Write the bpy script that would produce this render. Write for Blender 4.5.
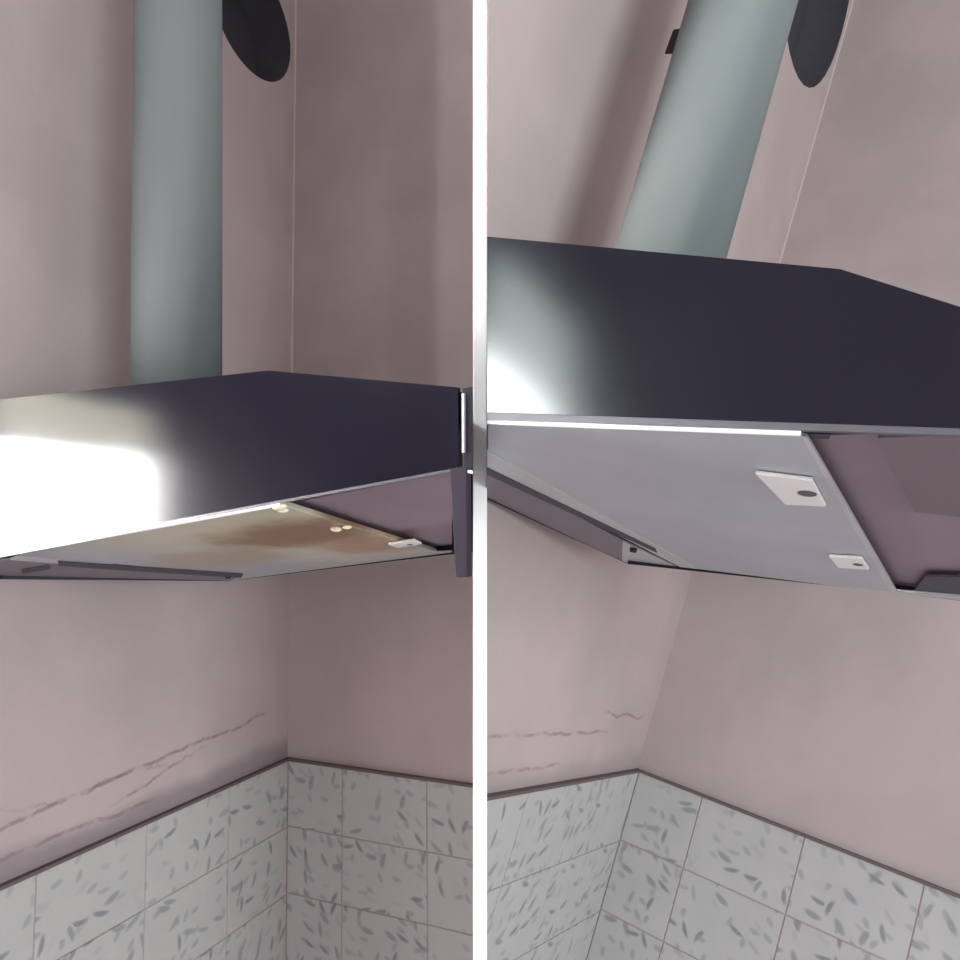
import bpy, bmesh, math, random
from mathutils import Vector, Matrix, geometry
random.seed(7)
for o in list(bpy.data.objects): bpy.data.objects.remove(o, do_unlink=True)
scene = bpy.context.scene
COL = scene.collection

# ------------------------------------------------------------------ camera and the two kitchen corners
# Each corner: origin where the tile top meets the corner, x along the left wall, y along the right wall, z up.
# B = corner axes in camera axes (X right, Y down, Z forward), C = corner origin in camera axes.
F = 740.0
class Room:
    def __init__(s, B, C):
        s.B = Matrix(B); s.C = Vector(C); s.o = -(s.B.transposed() @ s.C)
    def ray(s, p): return s.B.transposed() @ Vector(((p[0]-480)/F, (p[1]-480)/F, 1.0))
    def hit(s, p, ax, v):                      # pixel -> point on the plane (axis ax) = v
        d = s.ray(p); return s.o + d*((v-s.o[ax])/d[ax])
    def hitp(s, p, n, k):                      # pixel -> point on the plane n.q = k
        d = s.ray(p); return s.o + d*((k-n.dot(s.o))/n.dot(d))
    def M(s):                                  # corner coordinates -> world
        return Matrix.Translation(LB.transposed() @ (s.C-LC)) @ (LB.transposed() @ s.B).to_4x4()
LB = Matrix(((-0.39603, 0.91816, -0.0111), (-0.07472, -0.04428, -0.99622), (-0.91518, -0.3937, 0.08614)))
LC = Vector((-0.41622, 0.60324, 1.6))
LEFT = Room(LB, LC)
RIGHT = Room(((-0.50838, 0.80609, 0.30292), (-0.26268, 0.18983, -0.94602), (-0.82008, -0.56051, 0.11524)), (0.33946, 0.62703, 1.6))
def cam2w(v): return LB.transposed() @ (Vector(v)-LC)

cd = bpy.data.cameras.new('camera'); cam = bpy.data.objects.new('camera', cd); COL.objects.link(cam)
cd.sensor_width = 36; cd.lens = F/960*36; cd.clip_start = 0.02
R3 = LB.transposed() @ Matrix(((1, 0, 0), (0, -1, 0), (0, 0, -1)))
cam.matrix_world = Matrix.Translation(LEFT.o) @ R3.to_4x4()
scene.camera = cam

# ------------------------------------------------------------------ world, lights, exposure
w = bpy.data.worlds.new('world'); scene.world = w; w.use_nodes = True
w.node_tree.nodes['Background'].inputs[0].default_value = (1.0, 0.92, 0.96, 1)
w.node_tree.nodes['Background'].inputs[1].default_value = 0.86
vs = scene.view_settings
vs.view_transform = 'Standard'; vs.look = 'None'; vs.exposure = 0.0; vs.gamma = 1.0; vs.use_curve_mapping = False
KEY_POS, KEY_AT = cam2w((1.72, -0.20, -1.65)), cam2w((-0.15, 0.05, 1.25))
ld = bpy.data.lights.new('assumed_daylight', 'AREA'); ld.shape = 'RECTANGLE'; ld.size = 1.3; ld.size_y = 1.3  # daylight assumed from behind the viewer; its source is unseen
ld.energy = 76; ld.color = (0.82, 0.97, 0.98)
lo = bpy.data.objects.new('assumed_daylight', ld); COL.objects.link(lo)
lo.matrix_world = Matrix.Translation(KEY_POS) @ (KEY_POS-KEY_AT).to_track_quat('Z', 'Y').to_matrix().to_4x4()

# ------------------------------------------------------------------ node helpers
def newmat(name):
    m = bpy.data.materials.new(name); m.use_nodes = True
    nt = m.node_tree; return m, nt, nt.nodes['Principled BSDF']
def val(nt, x):
    return x
def sock(nt, inp, x):
    if isinstance(x, (int, float)): inp.default_value = x
    elif isinstance(x, tuple): inp.default_value = x if len(x) == len(inp.default_value) else (*x, 1)
    else: nt.links.new(x, inp)
def mth(nt, op, a, b=0.0, c=None, clamp=False):
    n = nt.nodes.new('ShaderNodeMath'); n.operation = op; n.use_clamp = clamp
    sock(nt, n.inputs[0], a); sock(nt, n.inputs[1], b)
    if c is not None: sock(nt, n.inputs[2], c)
    return n.outputs[0]
def mix(nt, fac, a, b):
    n = nt.nodes.new('ShaderNodeMix'); n.data_type = 'RGBA'
    sock(nt, n.inputs[0], fac); sock(nt, n.inputs[6], a); sock(nt, n.inputs[7], b); return n.outputs[2]
def noise(nt, vec, scale, detail=2.0, rough=0.5):
    n = nt.nodes.new('ShaderNodeTexNoise'); n.inputs['Scale'].default_value = scale
    n.inputs['Detail'].default_value = detail; n.inputs['Roughness'].default_value = rough
    if vec is not None: nt.links.new(vec, n.inputs['Vector'])
    return n.outputs[0]
def smooth(nt, x, a, b):
    n = nt.nodes.new('ShaderNodeMapRange'); n.interpolation_type = 'SMOOTHSTEP'
    sock(nt, n.inputs[0], x); n.inputs[1].default_value = a; n.inputs[2].default_value = b
    n.inputs[3].default_value = 0; n.inputs[4].default_value = 1; return n.outputs[0]
def objco(nt):
    n = nt.nodes.new('ShaderNodeTexCoord'); s = nt.nodes.new('ShaderNodeSeparateXYZ')
    nt.links.new(n.outputs['Object'], s.inputs[0]); return n.outputs['Object'], s.outputs
def comb(nt, x, y, z):
    n = nt.nodes.new('ShaderNodeCombineXYZ')
    for i, v in enumerate((x, y, z)): sock(nt, n.inputs[i], v)
    return n.outputs[0]
def bump(nt, p, h, strength, dist):
    n = nt.nodes.new('ShaderNodeBump'); n.inputs['Strength'].default_value = strength
    n.inputs['Distance'].default_value = dist; nt.links.new(h, n.inputs['Height']); nt.links.new(n.outputs[0], p.inputs['Normal'])
def plain(name, col, rough=0.5, metal=0.0, spec=0.5, var=0.0, scale=40.0):
    m, nt, p = newmat(name)
    p.inputs['Roughness'].default_value = rough; p.inputs['Metallic'].default_value = metal
    p.inputs['Specular IOR Level'].default_value = spec
    v, _ = objco(nt); n = noise(nt, v, scale, 3)
    c2 = tuple(max(0, c*(1-var)) for c in col); c1 = tuple(min(1, c*(1+var)) for c in col)
    sock(nt, p.inputs['Base Color'], mix(nt, n, c2, c1)); return m

WALLC = (0.385, 0.315, 0.305)
def wall_mat(name, cracks=(), low_tone_amt=.3):
    m, nt, p = newmat(name); v, xyz = objco(nt); p.inputs['Roughness'].default_value = 0.75
    p.inputs['Specular IOR Level'].default_value = 0.2
    n1 = noise(nt, v, 3.2, 3, .55); n2 = noise(nt, v, 28, 4, .6)
    c = mix(nt, smooth(nt, n1, .35, .68), tuple(x*.92 for x in WALLC), (WALLC[0]*1.06, WALLC[1]*1.04, WALLC[2]*1.06))
    c = mix(nt, mth(nt, 'MULTIPLY', smooth(nt, n2, .5, .8), .22), c, (0.36, 0.27, 0.27))
    h = n2
    for (z0, slope, amp, wd, x0, x1, seed, strength) in cracks:
        # a wandering crack in the plaster that runs along the wall above the tiles
        nn = noise(nt, comb(nt, mth(nt, 'ADD', xyz[0], seed), 0.0, 0.0), 9, 4, .62)
        zc = mth(nt, 'ADD', mth(nt, 'MULTIPLY', xyz[0], slope), mth(nt, 'MULTIPLY_ADD', nn, amp, z0-amp*.5))
        d = mth(nt, 'ABSOLUTE', mth(nt, 'SUBTRACT', xyz[2], zc))
        line = mth(nt, 'SUBTRACT', 1.0, smooth(nt, d, wd*.3, wd))
        line = mth(nt, 'MULTIPLY', line, mth(nt, 'MULTIPLY', smooth(nt, xyz[0], x0, x0+.05), mth(nt, 'SUBTRACT', 1.0, smooth(nt, xyz[0], x1-.05, x1))))
        line = mth(nt, 'MULTIPLY', line, mth(nt, 'MULTIPLY', smooth(nt, noise(nt, v, 30, 2), .3, .6), strength))
        c = mix(nt, line, c, (0.20, 0.13, 0.14)); h = mth(nt, 'SUBTRACT', h, mth(nt, 'MULTIPLY', line, 1.5))
    # purple-grey tone on the lowest part of the plaster
    low_tone = mth(nt, 'MULTIPLY', mth(nt, 'SUBTRACT', 1.0, smooth(nt, mth(nt, 'ADD', xyz[2], mth(nt, 'MULTIPLY', n1, .08)), .060, .095)), low_tone_amt)
    if cracks: c = mix(nt, low_tone, c, (0.20, 0.16, 0.18))
    nt.links.new(c, p.inputs['Base Color']); bump(nt, p, h, .25, .004); return m

def tile_mat(name):
    m, nt, p = newmat(name); v, xyz = objco(nt); p.inputs['Roughness'].default_value = 0.35
    oi = nt.nodes.new('ShaderNodeObjectInfo')
    base = mix(nt, noise(nt, v, 18, 2), (0.345, 0.335, 0.325), (0.405, 0.39, 0.38)); c = base
    for k, (sc, ln, wd, pal) in enumerate(((25.0, .38, .11, (0.12, 0.125, 0.14)), (17.0, .26, .10, (0.17, 0.175, 0.195)), (34.0, .34, .17, (0.24, 0.245, 0.25)))):
        # printed leaf strokes: one short brush mark in each cell, turned at random
        ox = mth(nt, 'MULTIPLY', oi.outputs['Random'], 37.0+11*k)
        u = mth(nt, 'MULTIPLY_ADD', mth(nt, 'ADD', xyz[0], xyz[1]), sc, ox); t = mth(nt, 'MULTIPLY_ADD', xyz[2], sc, ox)
        vo = nt.nodes.new('ShaderNodeTexVoronoi'); vo.voronoi_dimensions = '2D'; vo.inputs['Scale'].default_value = 1.0; vo.inputs['Randomness'].default_value = .8
        nt.links.new(comb(nt, u, t, 0.0), vo.inputs['Vector'])
        pos = nt.nodes.new('ShaderNodeSeparateXYZ'); nt.links.new(vo.outputs['Position'], pos.inputs[0])
        cs = nt.nodes.new('ShaderNodeSeparateColor'); nt.links.new(vo.outputs['Color'], cs.inputs[0])
        du = mth(nt, 'SUBTRACT', u, pos.outputs[0]); dt = mth(nt, 'SUBTRACT', t, pos.outputs[1])
        a = mth(nt, 'MULTIPLY_ADD', cs.outputs[0], 2.5, 1.0)
        ca = mth(nt, 'COSINE', a); sa = mth(nt, 'SINE', a)
        e1 = mth(nt, 'ADD', mth(nt, 'MULTIPLY', du, ca), mth(nt, 'MULTIPLY', dt, sa))
        e2 = mth(nt, 'SUBTRACT', mth(nt, 'MULTIPLY', dt, ca), mth(nt, 'MULTIPLY', du, sa))
        e2 = mth(nt, 'ADD', e2, mth(nt, 'MULTIPLY', mth(nt, 'MULTIPLY', e1, e1), .25))
        r = mth(nt, 'ADD', mth(nt, 'POWER', mth(nt, 'ABSOLUTE', mth(nt, 'DIVIDE', e1, ln)), 2.0), mth(nt, 'POWER', mth(nt, 'ABSOLUTE', mth(nt, 'DIVIDE', e2, wd)), 2.0))
        f = mth(nt, 'SUBTRACT', 1.0, smooth(nt, r, .15, 1.6))
        f = mth(nt, 'MULTIPLY', f, smooth(nt, cs.outputs[1], .42, .85)); f = mth(nt, 'MULTIPLY', f, .72)
        c = mix(nt, f, c, pal)
    nt.links.new(c, p.inputs['Base Color']); return m

def filter_mat(name, spots=()):
    m, nt, p = newmat(name); v, xyz = objco(nt)
    p.inputs['Metallic'].default_value = .75; p.inputs['Roughness'].default_value = .42
    n1 = noise(nt, v, 9, 4, .6); fine = noise(nt, v, 420, 1)
    c = mix(nt, n1, (0.40, 0.41, 0.45), (0.56, 0.57, 0.61))
    grime = None
    for (cx, cy, rx, ry, col, st) in spots:
        dx = mth(nt, 'DIVIDE', mth(nt, 'SUBTRACT', xyz[0], cx), rx); dy = mth(nt, 'DIVIDE', mth(nt, 'SUBTRACT', xyz[1], cy), ry)
        d = mth(nt, 'SQRT', mth(nt, 'ADD', mth(nt, 'MULTIPLY', dx, dx), mth(nt, 'MULTIPLY', dy, dy)))
        d = mth(nt, 'ADD', d, mth(nt, 'MULTIPLY_ADD', noise(nt, v, 16, 5, .65), .9, -.45))
        g = mth(nt, 'MULTIPLY', mth(nt, 'SUBTRACT', 1.0, smooth(nt, d, .35, 1.0)), st)
        c = mix(nt, g, c, col); grime = g if grime is None else mth(nt, 'MAXIMUM', grime, g)
    if grime is not None:
        sock(nt, p.inputs['Metallic'], mth(nt, 'MULTIPLY_ADD', grime, -.7, .75)); sock(nt, p.inputs['Roughness'], mth(nt, 'MULTIPLY_ADD', grime, -.12, .45))
    nt.links.new(c, p.inputs['Base Color']); bump(nt, p, fine, .12, .001); return m

def enamel_mat(name):
    m, nt, p = newmat(name); v, xyz = objco(nt)
    sc = noise(nt, comb(nt, mth(nt, 'MULTIPLY', xyz[0], 3.0), mth(nt, 'MULTIPLY', xyz[1], 4.0), mth(nt, 'MULTIPLY', xyz[2], 220.0)), 1.0, 3, .6)
    smear = noise(nt, v, 7, 4, .6)
    sock(nt, p.inputs['Base Color'], mix(nt, smear, (0.003, 0.0025, 0.007), (0.006, 0.005, 0.012)))
    sock(nt, p.inputs['Roughness'], mth(nt, 'MULTIPLY_ADD', smear, .10, .12))
    p.inputs['Specular IOR Level'].default_value = .28
    return m

M_TILE = tile_mat('leaf_printed_tile')
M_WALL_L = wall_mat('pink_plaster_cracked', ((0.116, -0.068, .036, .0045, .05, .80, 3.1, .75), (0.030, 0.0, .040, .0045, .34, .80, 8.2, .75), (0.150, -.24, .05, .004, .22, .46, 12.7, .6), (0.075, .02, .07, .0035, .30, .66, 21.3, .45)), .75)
M_WALL_R = wall_mat('pink_plaster_dark_base', ((0.088, 0.0, .03, .004, .22, .72, 5.3, .6), (0.034, 0.0, .03, .004, .40, .72, 2.2, .5), (0.115, .03, .05, .004, .03, .3, 15.2, .6)))
M_WALL = wall_mat('pink_plaster')
M_WHITE = plain('white_paint', (0.93, 0.93, 0.93), .6, var=.02)
M_GROUT = plain('grout', (0.34, 0.27, 0.265), .8, var=.1)
M_TRIM = plain('dark_edge_strip', (0.10, 0.07, 0.072), .6, var=.15)
M_BEAD = plain('corner_bead', (0.43, 0.34, 0.315), .6, var=.05)
M_ENAMEL = enamel_mat('black_enamel')
M_BLACK = plain('black_metal', (0.018, 0.016, 0.022), .5, spec=.15, var=.2)
M_CHROME = plain('bright_edge', (0.95, 0.95, 0.97), .30, .55, var=.03)
M_LIP = plain('grey_lip', (0.075, 0.07, 0.082), .45, .2, var=.1)
M_RIM = plain('brushed_rim', (0.50, 0.49, 0.50), .42, .6, var=.08)
M_DBAND = plain('dark_band', (0.16, 0.13, 0.15), .5, .2, var=.1)  # dark purple-grey band at the left end of the underside
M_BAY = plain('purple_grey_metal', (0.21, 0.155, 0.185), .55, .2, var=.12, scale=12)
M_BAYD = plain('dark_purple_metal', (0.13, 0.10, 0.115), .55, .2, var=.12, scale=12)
M_SLOT = plain('dark_slot', (0.03, 0.027, 0.04), .6, var=.1)
M_LATCH = plain('pale_plastic', (0.62, 0.60, 0.58), .4, var=.04)
M_PIPE_L = plain('grey_pipe_dim_exposure', (0.140, 0.150, 0.151), .6, spec=.12, var=.08, scale=6)  # same pipe in both corners; the dimmer exposure is put into this colour
M_PIPE_R = plain('grey_pipe_bright_exposure', (0.170, 0.188, 0.185), .6, spec=.12, var=.08, scale=6)  # the same pipe again, with the brighter exposure put into its colour
M_HOLE = plain('dark_cavity', (0.035, 0.033, 0.042), .9, var=.2)  # even dark colour for the lining and closed back of the vent holes
M_POST = plain('dark_upright', (0.034, 0.027, 0.038), .6, spec=.08, var=.1)
M_GLARE = plain('glare_pale', (0.72, 0.63, 0.47), .18, var=.1)  # glare highlights on the filter, put into pale glossy blobs

# ------------------------------------------------------------------ mesh helpers
PART_Z, HT = 0.86, 7/F*0.86                    # partition: where its end stands, half its thickness
def cut(bm, room, skew=0.0):                             # keep only what is on this corner's side of the partition
    sg = -1 if room is LEFT else 1
    n = room.B.transposed() @ Vector((1, 0, -sg*skew)).normalized()
    p = room.o + room.B.transposed() @ Vector((sg*(HT+.0002), 0, PART_Z))
    bmesh.ops.bisect_plane(bm, geom=bm.verts[:]+bm.edges[:]+bm.faces[:], plane_co=p, plane_no=n, clear_outer=sg < 0, clear_inner=sg > 0)
    ed = [e for e in bm.edges if len(e.link_faces) == 1]
    if ed: bmesh.ops.holes_fill(bm, edges=ed, sides=0)
def hexa(bm, q, off):
    """solid from a polygon (list of points) pushed along off"""
    a = [bm.verts.new(p) for p in q]; b = [bm.verts.new(Vector(p)+Vector(off)) for p in q]; n = len(q)
    bm.faces.new(a); bm.faces.new(b[::-1])
    for i in range(n): bm.faces.new((a[i], b[i], b[(i+1) % n], a[(i+1) % n]))
def box(bm, x0, x1, y0, y1, z0, z1):
    hexa(bm, [(x0, y0, z0), (x1, y0, z0), (x1, y1, z0), (x0, y1, z0)], (0, 0, z1-z0))
def tube(bm, p0, p1, r0, r1, n=16, cap=True):
    p0, p1 = Vector(p0), Vector(p1); ax = (p1-p0).normalized(); u = ax.orthogonal().normalized(); v = ax.cross(u)
    a, b = [], []
    for i in range(n):
        d = u*math.cos(2*math.pi*i/n)+v*math.sin(2*math.pi*i/n); a.append(bm.verts.new(p0+d*r0)); b.append(bm.verts.new(p1+d*r1))
    for i in range(n): bm.faces.new((a[i], a[(i+1) % n], b[(i+1) % n], b[i])).smooth = True
    if cap: bm.faces.new(a[::-1]); bm.faces.new(b)
def finish(name, bm, mat, room, parent=None, base=(0, 0, 0), docut=False, bevel=0.0):
    if docut: cut(bm, room, .0095 if docut == 'skew' else 0.0)
    bmesh.ops.recalc_face_normals(bm, faces=bm.faces)
    for v in bm.verts: v.co -= Vector(base)
    me = bpy.data.meshes.new(name); bm.to_mesh(me); bm.free(); me.materials.append(mat)
    o = bpy.data.objects.new(name, me); COL.objects.link(o)
    if parent is None: o.matrix_world = room.M() @ Matrix.Translation(Vector(base))
    else: o.parent = parent
    if bevel:
        md = o.modifiers.new('bevel', 'BEVEL'); md.width = bevel; md.segments = 2; md.limit_method = 'ANGLE'
    return o
def thing(name, room, base, label, cat, group=None):
    o = bpy.data.objects.new(name, None); o.empty_display_size = .05; COL.objects.link(o)
    o.matrix_world = room.M() @ Matrix.Translation(Vector(base)); tag(o, label, cat, group); return o
def tag(o, label=None, cat=None, group=None, kind=None):
    for k, v in (('label', label), ('category', cat), ('group', group), ('kind', kind)):
        if v: o[k] = v
    return o
B = bmesh.new

# ------------------------------------------------------------------ walls
def pierced(bm, outer, holes, depth, axis):
    """flat wall with through holes; outline in (u, z), u along the wall; axis 0: wall in plane x=0, 1: plane y=0"""
    P = lambda u, z, d: Vector((u, -d, z)) if axis == 1 else Vector((-d, u, z))
    loops = [outer]+holes
    flat = [p for l in loops for p in l]
    tris = geometry.tessellate_polygon([[Vector((u, z, 0)) for u, z in l] for l in loops])
    f = [bm.verts.new(P(u, z, 0)) for u, z in flat]; b = [bm.verts.new(P(u, z, depth)) for u, z in flat]
    for t in tris:
        bm.faces.new([f[i] for i in t]); bm.faces.new([b[i] for i in reversed(t)])
    k = 0
    for l in loops:
        n = len(l)
        for i in range(n): bm.faces.new((f[k+i], f[k+(i+1) % n], b[k+(i+1) % n], b[k+i]))
        k += n
def rect(u0, u1, z0, z1): return [(u0, z0), (u1, z0), (u1, z1), (u0, z1)]
def circ(cx, cz, r, n=40): return [(cx+r*math.cos(2*math.pi*i/n), cz+r*math.sin(2*math.pi*i/n)) for i in range(n)]
ZB, ZT = -0.70, 2.15
HOLE_L, HOLE_R = (0.146, 1.605, 0.130), (0.315, 1.800, 0.300)
W1 = (0.890, 1.212, 0.400, 0.715)              # openings for the assumed windows in the left wall (u0, u1, z0, z1)
W2 = (1.540, 2.020, 1.120, 1.760)

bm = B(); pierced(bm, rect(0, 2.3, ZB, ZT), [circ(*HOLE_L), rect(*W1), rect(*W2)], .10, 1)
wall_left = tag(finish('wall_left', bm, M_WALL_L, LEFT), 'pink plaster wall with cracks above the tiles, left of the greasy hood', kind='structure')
bm = B(); pierced(bm, rect(-.10, .9, ZB, ZT), [], .10, 0)
wall_ml = tag(finish('wall_middle_left', bm, M_WALL, LEFT, docut=True), 'pink plaster wall behind the greasy hood', kind='structure')
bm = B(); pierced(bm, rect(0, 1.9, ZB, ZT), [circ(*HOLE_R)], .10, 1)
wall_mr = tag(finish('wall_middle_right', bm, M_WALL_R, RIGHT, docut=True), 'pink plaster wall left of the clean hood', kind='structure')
bm = B(); pierced(bm, rect(-.10, 1.5, ZB, ZT), [], .10, 0)
wall_right = tag(finish('wall_right', bm, M_WALL, RIGHT, docut=True), 'pink plaster wall behind the clean hood', kind='structure')
# white partition put in to stand for the gap between the two views
bm = B()
q = [cam2w(v) for v in ((-HT, 1.25, PART_Z), (HT, 1.25, PART_Z), (HT, -1.7, PART_Z), (-HT, -1.7, PART_Z))]
hexa(bm, q, LB.transposed() @ Vector((0, 0, 1.35)))
tag(finish('gap_partition', bm, M_WHITE, LEFT, bevel=.001), 'thin white partition put in for the gap between the two corner views', kind='structure')

# ------------------------------------------------------------------ tiles, grout, edge strips
TW, TH, GAP, PROUD = 0.197, 0.138, 0.0026, 0.007
def tiling(room, wall, axis, u_first, u_end, docut, th, slope=0.0, nrow=4):
    """axis 1: wall in the plane y=0 (u = x); axis 0: wall in the plane x=0 (u = y)"""
    S = lambda u, z: z+slope*u
    def slab(bm, u0, u1, z0, z1, d0, d1):
        qs = [(u0, S(u0, z0)), (u1, S(u1, z0)), (u1, S(u1, z1)), (u0, S(u0, z1))]
        if axis == 1: hexa(bm, [(u, d0, z) for u, z in qs], (0, d1-d0, 0))
        else: hexa(bm, [(d0, u, z) for u, z in qs], (d1-d0, 0, 0))
    bm = B(); slab(bm, PROUD*.6 if axis else 0.0, u_end, -th*nrow, -.001, 0, PROUD*.78)
    finish('grout_bed', bm, M_GROUT, room, wall, docut=docut)
    edges = [PROUD if axis == 0 else PROUD+.0005]; u = u_first
    while u < u_end: edges.append(u); u += TW
    edges.append(u_end)
    for r in range(nrow):
        for a, b in zip(edges[:-1], edges[1:]):
            if b-a < .012: continue
            u0, u1 = a+GAP/2, b-GAP/2; z1 = -r*th-GAP/2; z0 = -(r+1)*th+GAP/2
            base = ((u0+u1)/2, 0, S((u0+u1)/2, z0)) if axis == 1 else (0, (u0+u1)/2, S((u0+u1)/2, z0))
            bm = B(); slab(bm, u0, u1, z0, z1, PROUD*.2, PROUD)
            if docut:
                cut(bm, room)
                if not bm.verts: bm.free(); continue
            o = finish('tile', bm, M_TILE, room, wall, base, bevel=.0008); o.location = base
    bm = B(); slab(bm, 0 if axis == 1 else .0101, u_end, -.001, .0042, 0, .0100)
    return tag(finish('trim', bm, M_TRIM, room, docut=docut), kind='structure')
t1 = tiling(LEFT, wall_left, 1, 0.185, 1.40, False, .138, -.012)
t2 = tiling(LEFT, wall_ml, 0, 0.145, 0.60, True, .136, -.012)
t3 = tiling(RIGHT, wall_mr, 1, 0.130, 0.85, True, .148, 0.0)
t4 = tiling(RIGHT, wall_right, 0, 0.145, 1.30, True, .146, .042)
for i, (t, l) in enumerate(((t1, 'dark strip along tile top under the cracked plaster'), (t2, 'dark strip along tile top behind the greasy hood'),
                            (t3, 'dark strip along tile top left of the clean hood'), (t4, 'dark strip along tile top under the clean hood'))):
    t.name = 'trim_%d' % (i+1); tag(t, l)
for i, (room, z0) in enumerate(((LEFT, .62), (RIGHT, .50))):
    bm = B(); hexa(bm, [(0, 0, z0), (.0022, 0, z0), (0, .0022, z0)], (0, 0, ZT-z0))
    tag(finish('trim_%d' % (i+5), bm, M_BEAD, room), 'pale corner bead above the %s hood' % ('greasy', 'clean')[i], kind='structure')

# ------------------------------------------------------------------ unseen assumed windows: two in the left wall for hood reflections, one behind viewer
def pane_mat(strength, col):  # panes glow to stand for assumed daylight
    m, nt, p = newmat('assumed_lit_pane'); p.inputs['Emission Color'].default_value = (*col, 1); p.inputs['Emission Strength'].default_value = strength
    p.inputs['Base Color'].default_value = (.8, .8, .8, 1); return m
def assumed_window(n, W, zm, strength, col, top, tcol, label):
    u0, u1, z0, z1 = W; fr = .014; base = (u0, 0, z0)
    root = bpy.data.objects.new('assumed_window_%d' % n, None); COL.objects.link(root); root.matrix_world = LEFT.M() @ Matrix.Translation(Vector(base))
    tag(root, label, kind='structure')
    for za, zb, st, cl in ((z0, zm, strength, col), (zm, z1, top, tcol)):  # dimmer tinted upper pane added for the softer part of the glare
        bm = B(); hexa(bm, [(u, -.050, z) for u, z in rect(u0+.001, u1-.001, za+.001, zb-.001)], (0, -.004, 0))
        finish('pane', bm, pane_mat(st, cl), LEFT, root, base)
    for a, b, c, d in ((u0, u1, z0, z0+fr), (u0, u1, z1-fr, z1), (u0, u0+fr, z0+fr, z1-fr), (u1-fr, u1, z0+fr, z1-fr), (u0+fr, u1-fr, zm-.006, zm+.006)):
        bm = B(); hexa(bm, [(u, -.012, z) for u, z in rect(a, b, c, d)], (0, -.036, 0)); finish('frame_bar', bm, M_WHITE, LEFT, root, base, bevel=.002)
assumed_window(1, W1, .625, 78, (1.0, 0.98, 0.96), 9, (1.0, .95, .75), 'smaller of two assumed lit windows in the left wall, beside the greasy hood')  # assumed from the bright reflection on the greasy hood; unseen
assumed_window(2, W2, 1.43, 84, (0.95, 1.0, 1.0), 16, (.85, 1.0, .92), 'larger of two assumed lit windows in the left wall, nearer the viewer')  # added to put the bright glare on the clean hood; unseen
root = bpy.data.objects.new('assumed_window_3', None); COL.objects.link(root); root.matrix_world = lo.matrix_world; tag(root, 'large unseen window frame added behind the viewer', kind='structure')  # frame added around the assumed daylight, out of view
for a, b, c, d in ((-.72, .72, -.72, -.66), (-.72, .72, .66, .72), (-.72, -.66, -.66, .66), (.66, .72, -.66, .66)):
    bm = B(); box(bm, a, b, c, d, -.03, .03); finish('frame_bar', bm, M_WHITE, LEFT, root, bevel=.003)

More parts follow.
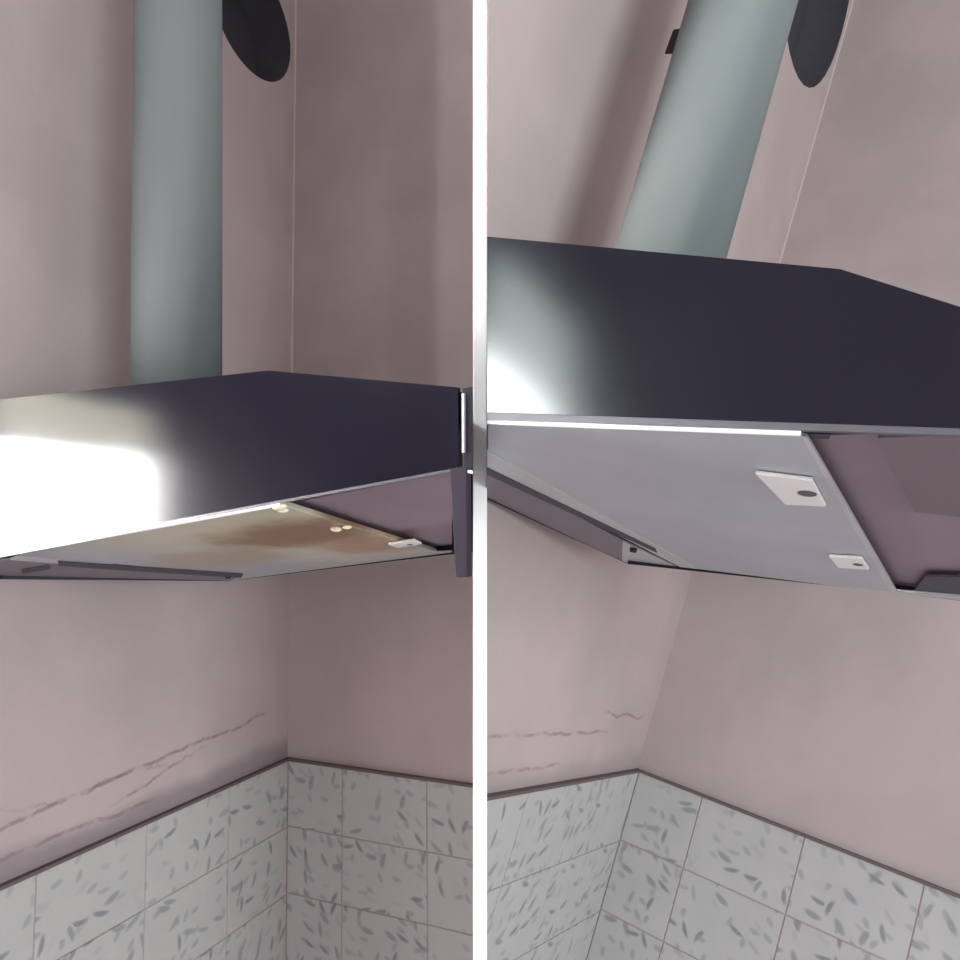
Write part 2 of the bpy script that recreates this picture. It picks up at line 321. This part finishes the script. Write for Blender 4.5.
# ------------------------------------------------------------------ range hoods
def hood(room, S, label):
    D, G = S['D'], S['G']
    fp = lambda p: room.hit(p, 0, D); bp = lambda p: room.hit(p, 0, G)
    lo0, lo1 = fp(S['b0']), fp(S['b1'])                      # lower edge of the front, left and right
    t0, k, tr = fp(S['t0']), fp(S['k']), fp(S['tr'])
    yL, yR = S['yL'], S['yR']
    def along(a, b, y): return a+(b-a)*((y-a.y)/(b.y-a.y))
    FL, FR = along(lo0, lo1, yL), along(lo0, lo1, yR); TL, TR = along(t0, k, yL), along(k, tr, yR)
    q0, q1 = bp(S['k0']), bp(S['k1']); KL, KR = along(q0, q1, yL), along(q0, q1, yR)   # rear lower edge
    base = (D, (yL+yR)/2, min(FL.z, KL.z))
    root = thing('range_hood', room, base, label, 'range hood')
    part = lambda name, bm, mat, par=root, c=S['cut'], bv=0.0: finish(name, bm, mat, room, par, base, c, bv)
    # underside plane: least squares through the four corners
    c = (FL+FR+KL+KR)/4; dx = ((FL+FR)-(KL+KR))/2; dy = ((FR+KR)-(FL+KL))/2; n = dx.cross(dy).normalized()
    if n.z < 0: n = -n
    kk = n.dot(c); up = n
    U = lambda p, off=0.0: room.hitp(p, n, kk+off)
    # front panel and shell
    bm = B(); hexa(bm, [FL, FR, TR, k, TL], (-.004, 0, 0)); part('front_panel', bm, M_ENAMEL)
    bx = Vector((-.0045, 0, 0)); zb = .035
    bT = [Vector((G, p.y, p.z-.01)) for p in (TL, k, TR)]
    bm = B()
    hexa(bm, [TL+bx-Vector((0, 0, .003)), k+bx-Vector((0, 0, .003)), bT[1], bT[0]], (0, 0, -.003))
    hexa(bm, [k+bx-Vector((0, 0, .003)), TR+bx-Vector((0, 0, .003)), bT[2], bT[1]], (0, 0, -.003))
    part('top_cover', bm, M_BLACK)
    bm = B(); hexa(bm, [FR+bx, Vector((G, yR, KR.z)), bT[2]-Vector((0, 0, .004)), TR+bx-Vector((0, 0, .007))], (0, -.003, 0)); part('side_panel', bm, M_BLACK)
    bm = B(); a, b = (U(p, .001) for p in S['lside']); a.y = max(a.y, .005)
    c2 = Vector((D-.005, yL, FL.z+.002)); zt = min(TL.z, bT[0].z)-.012
    for q0_, q1_ in ((c2, a), (a, b)):
        hexa(bm, [q0_, q1_, Vector((q1_.x, q1_.y, zt)), Vector((q0_.x, q0_.y, zt))], (0, .003, 0))
    part('side_panel', bm, M_BLACK)
    bm = B(); KB = bp(S['lside'][1]); hexa(bm, [Vector((G, max(KB.y, yL), KB.z)), Vector((G, yR, KR.z)), bT[2]-Vector((0, 0, .004)), bT[1]-Vector((0, 0, .004)), bT[0]-Vector((0, 0, .004))], (.003, 0, 0)); part('back_panel', bm, M_BLACK)
    # wall bracket behind, high up, carries the hood
    for yy in (yL+.12, yR-.15):
        bm = B(); box(bm, .0, G-.0005, yy, yy+.03, max(KL.z, KR.z)+.10, max(KL.z, KR.z)+.13); part('wall_bracket', bm, M_BLACK, c=False)
    # lip under the front panel, bright edge
    bm = B(); hexa(bm, [room.hit(p, 0, D-.0005) for p in S['lip']], (-.0035, 0, 0)); part('lip', bm, M_LIP)
    bm = B(); a, b = room.hit(S['edge'][0], 0, D-.003), room.hit(S['edge'][1], 0, D-.003); tube(bm, a, b, S['edge'][2], S['edge'][2], 12); part('bright_edge', bm, M_CHROME)
    # underside
    bm = B(); hexa(bm, [U(p, .012) for p in S['bay']], up*.003); part('filter_bay', bm, M_BAY)
    bm = B(); hexa(bm, [U(p, .0) for p in S['filter']], up*.006); fl = part('grease_filter', bm, S['fmat'](U, base), bv=.001)
    for poly, mat, off, nm in S['strips']:
        bm = B(); hexa(bm, [U(p, off) for p in poly], up*.0025); part(nm, bm, mat)
    for poly, knob, r in S['latches']:
        bm = B(); hexa(bm, [U(p, -.004) for p in poly], up*.0035); la = part('latch', bm, M_LATCH, fl, bv=.001)
        cpos = U(knob, -.0045); bm = B(); tube(bm, cpos, cpos+up*.003, r, r, 14); part('latch_button', bm, M_LIP, la)
    for p, r, mat, nm in S['dots']:
        cpos = U(p, -.004); bm = B(); tube(bm, cpos, cpos+up*.006, r, r*1.1, 12); part(nm, bm, mat)
    for p, r in S.get('glares', ()):
        cpos = U(p, -.002); bm = B(); bmesh.ops.create_uvsphere(bm, u_segments=12, v_segments=8, radius=r)
        bmesh.ops.scale(bm, vec=(1, 1.5, .7), verts=bm.verts); bmesh.ops.translate(bm, vec=cpos, verts=bm.verts)
        for f_ in bm.faces: f_.smooth = True
        part('glare_blob', bm, M_GLARE, fl)  # pale solid blob in place of a glare spot
    return max(TL.z, k.z)

def grease(U, base):
    c = lambda p: U(p)-Vector(base)
    a, b, d, e = c((300, 535)), c((215, 560)), c((380, 545)), c((190, 535))
    return filter_mat('greasy_filter', ((a.x+.12, a.y, .5, .30, (0.50, 0.44, 0.30), .8), (a.x, a.y, .11, .17, (0.20, 0.105, 0.055), .95), (d.x, d.y, .09, .10, (0.30, 0.18, 0.11), .9), (b.x, b.y, .10, .13, (0.30, 0.23, 0.16), .8)))
ztop_l = hood(LEFT, dict(D=.78, G=.36, b0=(14, 549), b1=(450, 468.5), t0=(14, 398), k=(268, 370.5), tr=(460, 387.5), yL=.012, yR=.7765, k0=(228, 580.5), k1=(450, 554.5), cut='skew', lside=((-20, 579), (228, 581)),
    lip=[(-30, 557.2), (452, 468.6), (452, 471.5), (-30, 560)], edge=((-30, 561), (281, 503.5), .0024),
    bay=[(283, 505), (452, 471), (452, 553), (436, 553)],
    filter=[(20, 555), (281, 505), (437, 552.5), (243, 576)], fmat=grease,
    strips=(([(243, 576), (437, 552.5), (452, 552), (452, 555), (228, 581)], M_RIM, .001, 'rear_rim'),
            ([(20, 556), (243, 576), (239, 578), (10, 560)], M_RIM, .0, 'inner_rim'),
            ([(-20, 562), (10, 560), (239, 577.5), (228, 581), (-20, 579)], M_DBAND, .001, 'side_band'),
            ([(58, 562), (130, 567), (243, 574.5), (241, 578), (130, 571), (58, 566)], M_SLOT, -.002, 'slot'),
            ([(22, 571), (48, 567), (50, 569.5), (22, 574)], M_SLOT, -.002, 'slot')),
    latches=(([(388, 545), (414, 541), (422, 544.5), (398, 548.5)], (410, 545), .004),),
    dots=(((228, 578.5), .004, M_BLACK, 'screw'),),
    glares=(((279, 506), .006), ((283, 510), .0045), ((336, 529), .005), ((347, 527), .004))),
    'black range hood with brown grease stains on its filter')
ztop_r = hood(RIGHT, dict(D=1.15, G=.62, b0=(487, 412), b1=(945, 427.5), t0=(487, 236.5), k=(840, 269), tr=(945, 302), yL=.08, yR=.56, k0=(630, 565), k1=(945, 598), cut='skew', lside=((470, 494), (628, 564)),
    lip=[(470, 411.8), (975, 428.8), (975, 436), (470, 419)], edge=((470, 421.5), (801, 433), .0021),
    bay=[(801, 436), (975, 431), (985, 604), (890, 592)],
    filter=[(470, 422), (801, 435), (889, 591), (697, 569), (470, 440)], fmat=lambda U, b: filter_mat('clean_filter'),
    strips=(([(697, 568), (889, 590.5), (985, 599), (985, 603), (700, 570.5)], M_RIM, .001, 'rear_rim'),
            ([(470, 441), (697, 569), (680, 567), (470, 459)], M_RIM, -.001, 'inner_rim'),
            ([(622.5, 541), (680, 568), (697, 570), (628, 564.5), (621.5, 561)], M_RIM, .001, 'side_rim_end'),
            ([(470, 459), (622, 540), (622, 560.5), (470, 494)], M_DBAND, .0, 'side_band'),
            ([(470, 460), (655, 549), (657, 553), (470, 467)], M_SLOT, -.002, 'slot'),
            ([(802, 433.5), (831, 434.5), (829, 439), (806, 438.5)], M_SLOT, .004, 'slot'),
            ([(926, 576.5), (985, 578), (985, 600), (913, 592)], M_SLOT, .004, 'lamp_recess'),
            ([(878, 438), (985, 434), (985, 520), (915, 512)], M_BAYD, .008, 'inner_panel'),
            ([(801, 436), (807, 437), (897, 592), (889, 591)], M_RIM, .0, 'divider')),
    latches=(([(755, 474), (812, 481), (826, 507), (785, 505)], (807, 494), .0075), ([(829, 557), (862, 559), (869, 570), (838, 568)], (858, 565), .005)),
    dots=(((633, 552), .0045, M_BLACK, 'screw'),)),
    'black range hood with a clean silver filter beneath')

# ------------------------------------------------------------------ flue pipes
def pipe(room, y, pl, pr, top, r, z0, label, clamp=None):
    mid = ((pl[0]+pr[0])/2, (pl[1]+pr[1])/2); c = room.hit(mid, 1, y); t = room.hit(top, 1, y); at = lambda z: c+(t-c)*((z-c.z)/(t.z-c.z)); base = tuple(at(z0))
    root = thing('flue_pipe', room, base, label, 'pipe')
    bm = B(); tube(bm, base, at(ZT), r, r, 48); finish('pipe_body', bm, M_PIPE_L if room is LEFT else M_PIPE_R, room, root, base)
    bm = B(); tube(bm, base, at(z0+.025), r+.004, r+.004, 48); finish('collar', bm, M_BLACK, room, root, base, bevel=.001)
    if clamp:
        bm = B(); hexa(bm, [room.hit(p, 1, y-r*.93) for p in clamp], (0, -.012, 0)); finish('pipe_clip', bm, M_BLACK, room, root, base, bevel=.002)
    return c
pipe(LEFT, .185, (133.5, 365), (221, 372), (178.5, 18), .0645, ztop_l+.004, 'straight grey flue pipe above the greasy hood')
pipe(RIGHT, .155, (617, 245), (725, 256), (738.5, 15), .0620, ztop_r+.004, 'leaning grey flue pipe above the clean hood', ((673, 53), (705, 53), (710, 28), (682, 28)))

# ------------------------------------------------------------------ round vent openings in the left walls
for room, (cx, cz, r), l in ((LEFT, HOLE_L, 'dark round vent hole in wall beside the straight pipe'), (RIGHT, HOLE_R, 'dark round vent hole in wall behind the leaning pipe')):
    base = (cx, 0, cz-r); root = thing('vent_hole', room, base, l, 'vent')
    bm = B(); n = 40
    ring = [[(cx+rr*math.cos(2*math.pi*i/n), y, cz+rr*math.sin(2*math.pi*i/n)) for i in range(n)] for rr, y in ((r-.0008, -.001), (r-.0008, -.099))]
    va = [bm.verts.new(p) for p in ring[0]]; vb = [bm.verts.new(p) for p in ring[1]]
    for i in range(n): bm.faces.new((va[i], va[(i+1) % n], vb[(i+1) % n], vb[i])).smooth = True
    bm.faces.new(vb); finish('duct_lining', bm, M_HOLE, room, root, base)

# ------------------------------------------------------------------ dark cabinet post at the right end of the greasy hood
P = lambda p: LEFT.hit(p, 0, .78)
base = tuple(P((462, 577)))
root = thing('cabinet_post', LEFT, base, 'narrow dark cabinet upright at right end of the greasy hood', 'cabinet')
bm = B(); hexa(bm, [P(p) for p in ((455.5, 577), (467.5, 577), (466.5, 466), (449.5, 468))], (-.010, 0, 0)); finish('upright', bm, M_POST, LEFT, root, base, 'skew', .0008)
bm = B(); hexa(bm, [P(p) for p in ((462.5, 468), (473.5, 470), (473.5, 386.5), (462.5, 388))], (-.010, 0, 0)); finish('door_edge', bm, M_BLACK, LEFT, root, base, 'skew', .0008)
bm = B(); a, b = P((463.2, 394)), P((463.2, 453)); hexa(bm, [a, a+Vector((0, .0022, 0)), b+Vector((0, .0022, 0)), b], (.003, 0, 0)); finish('metal_strip', bm, M_RIM, LEFT, root, base, 'skew')
bm = B(); hexa(bm, [P(p) for p in ((467.5, 473), (473.5, 474), (473.5, 470.3), (467.5, 469.8))], (-.008, 0, 0)); finish('light_rail', bm, M_RIM, LEFT, root, base, 'skew')
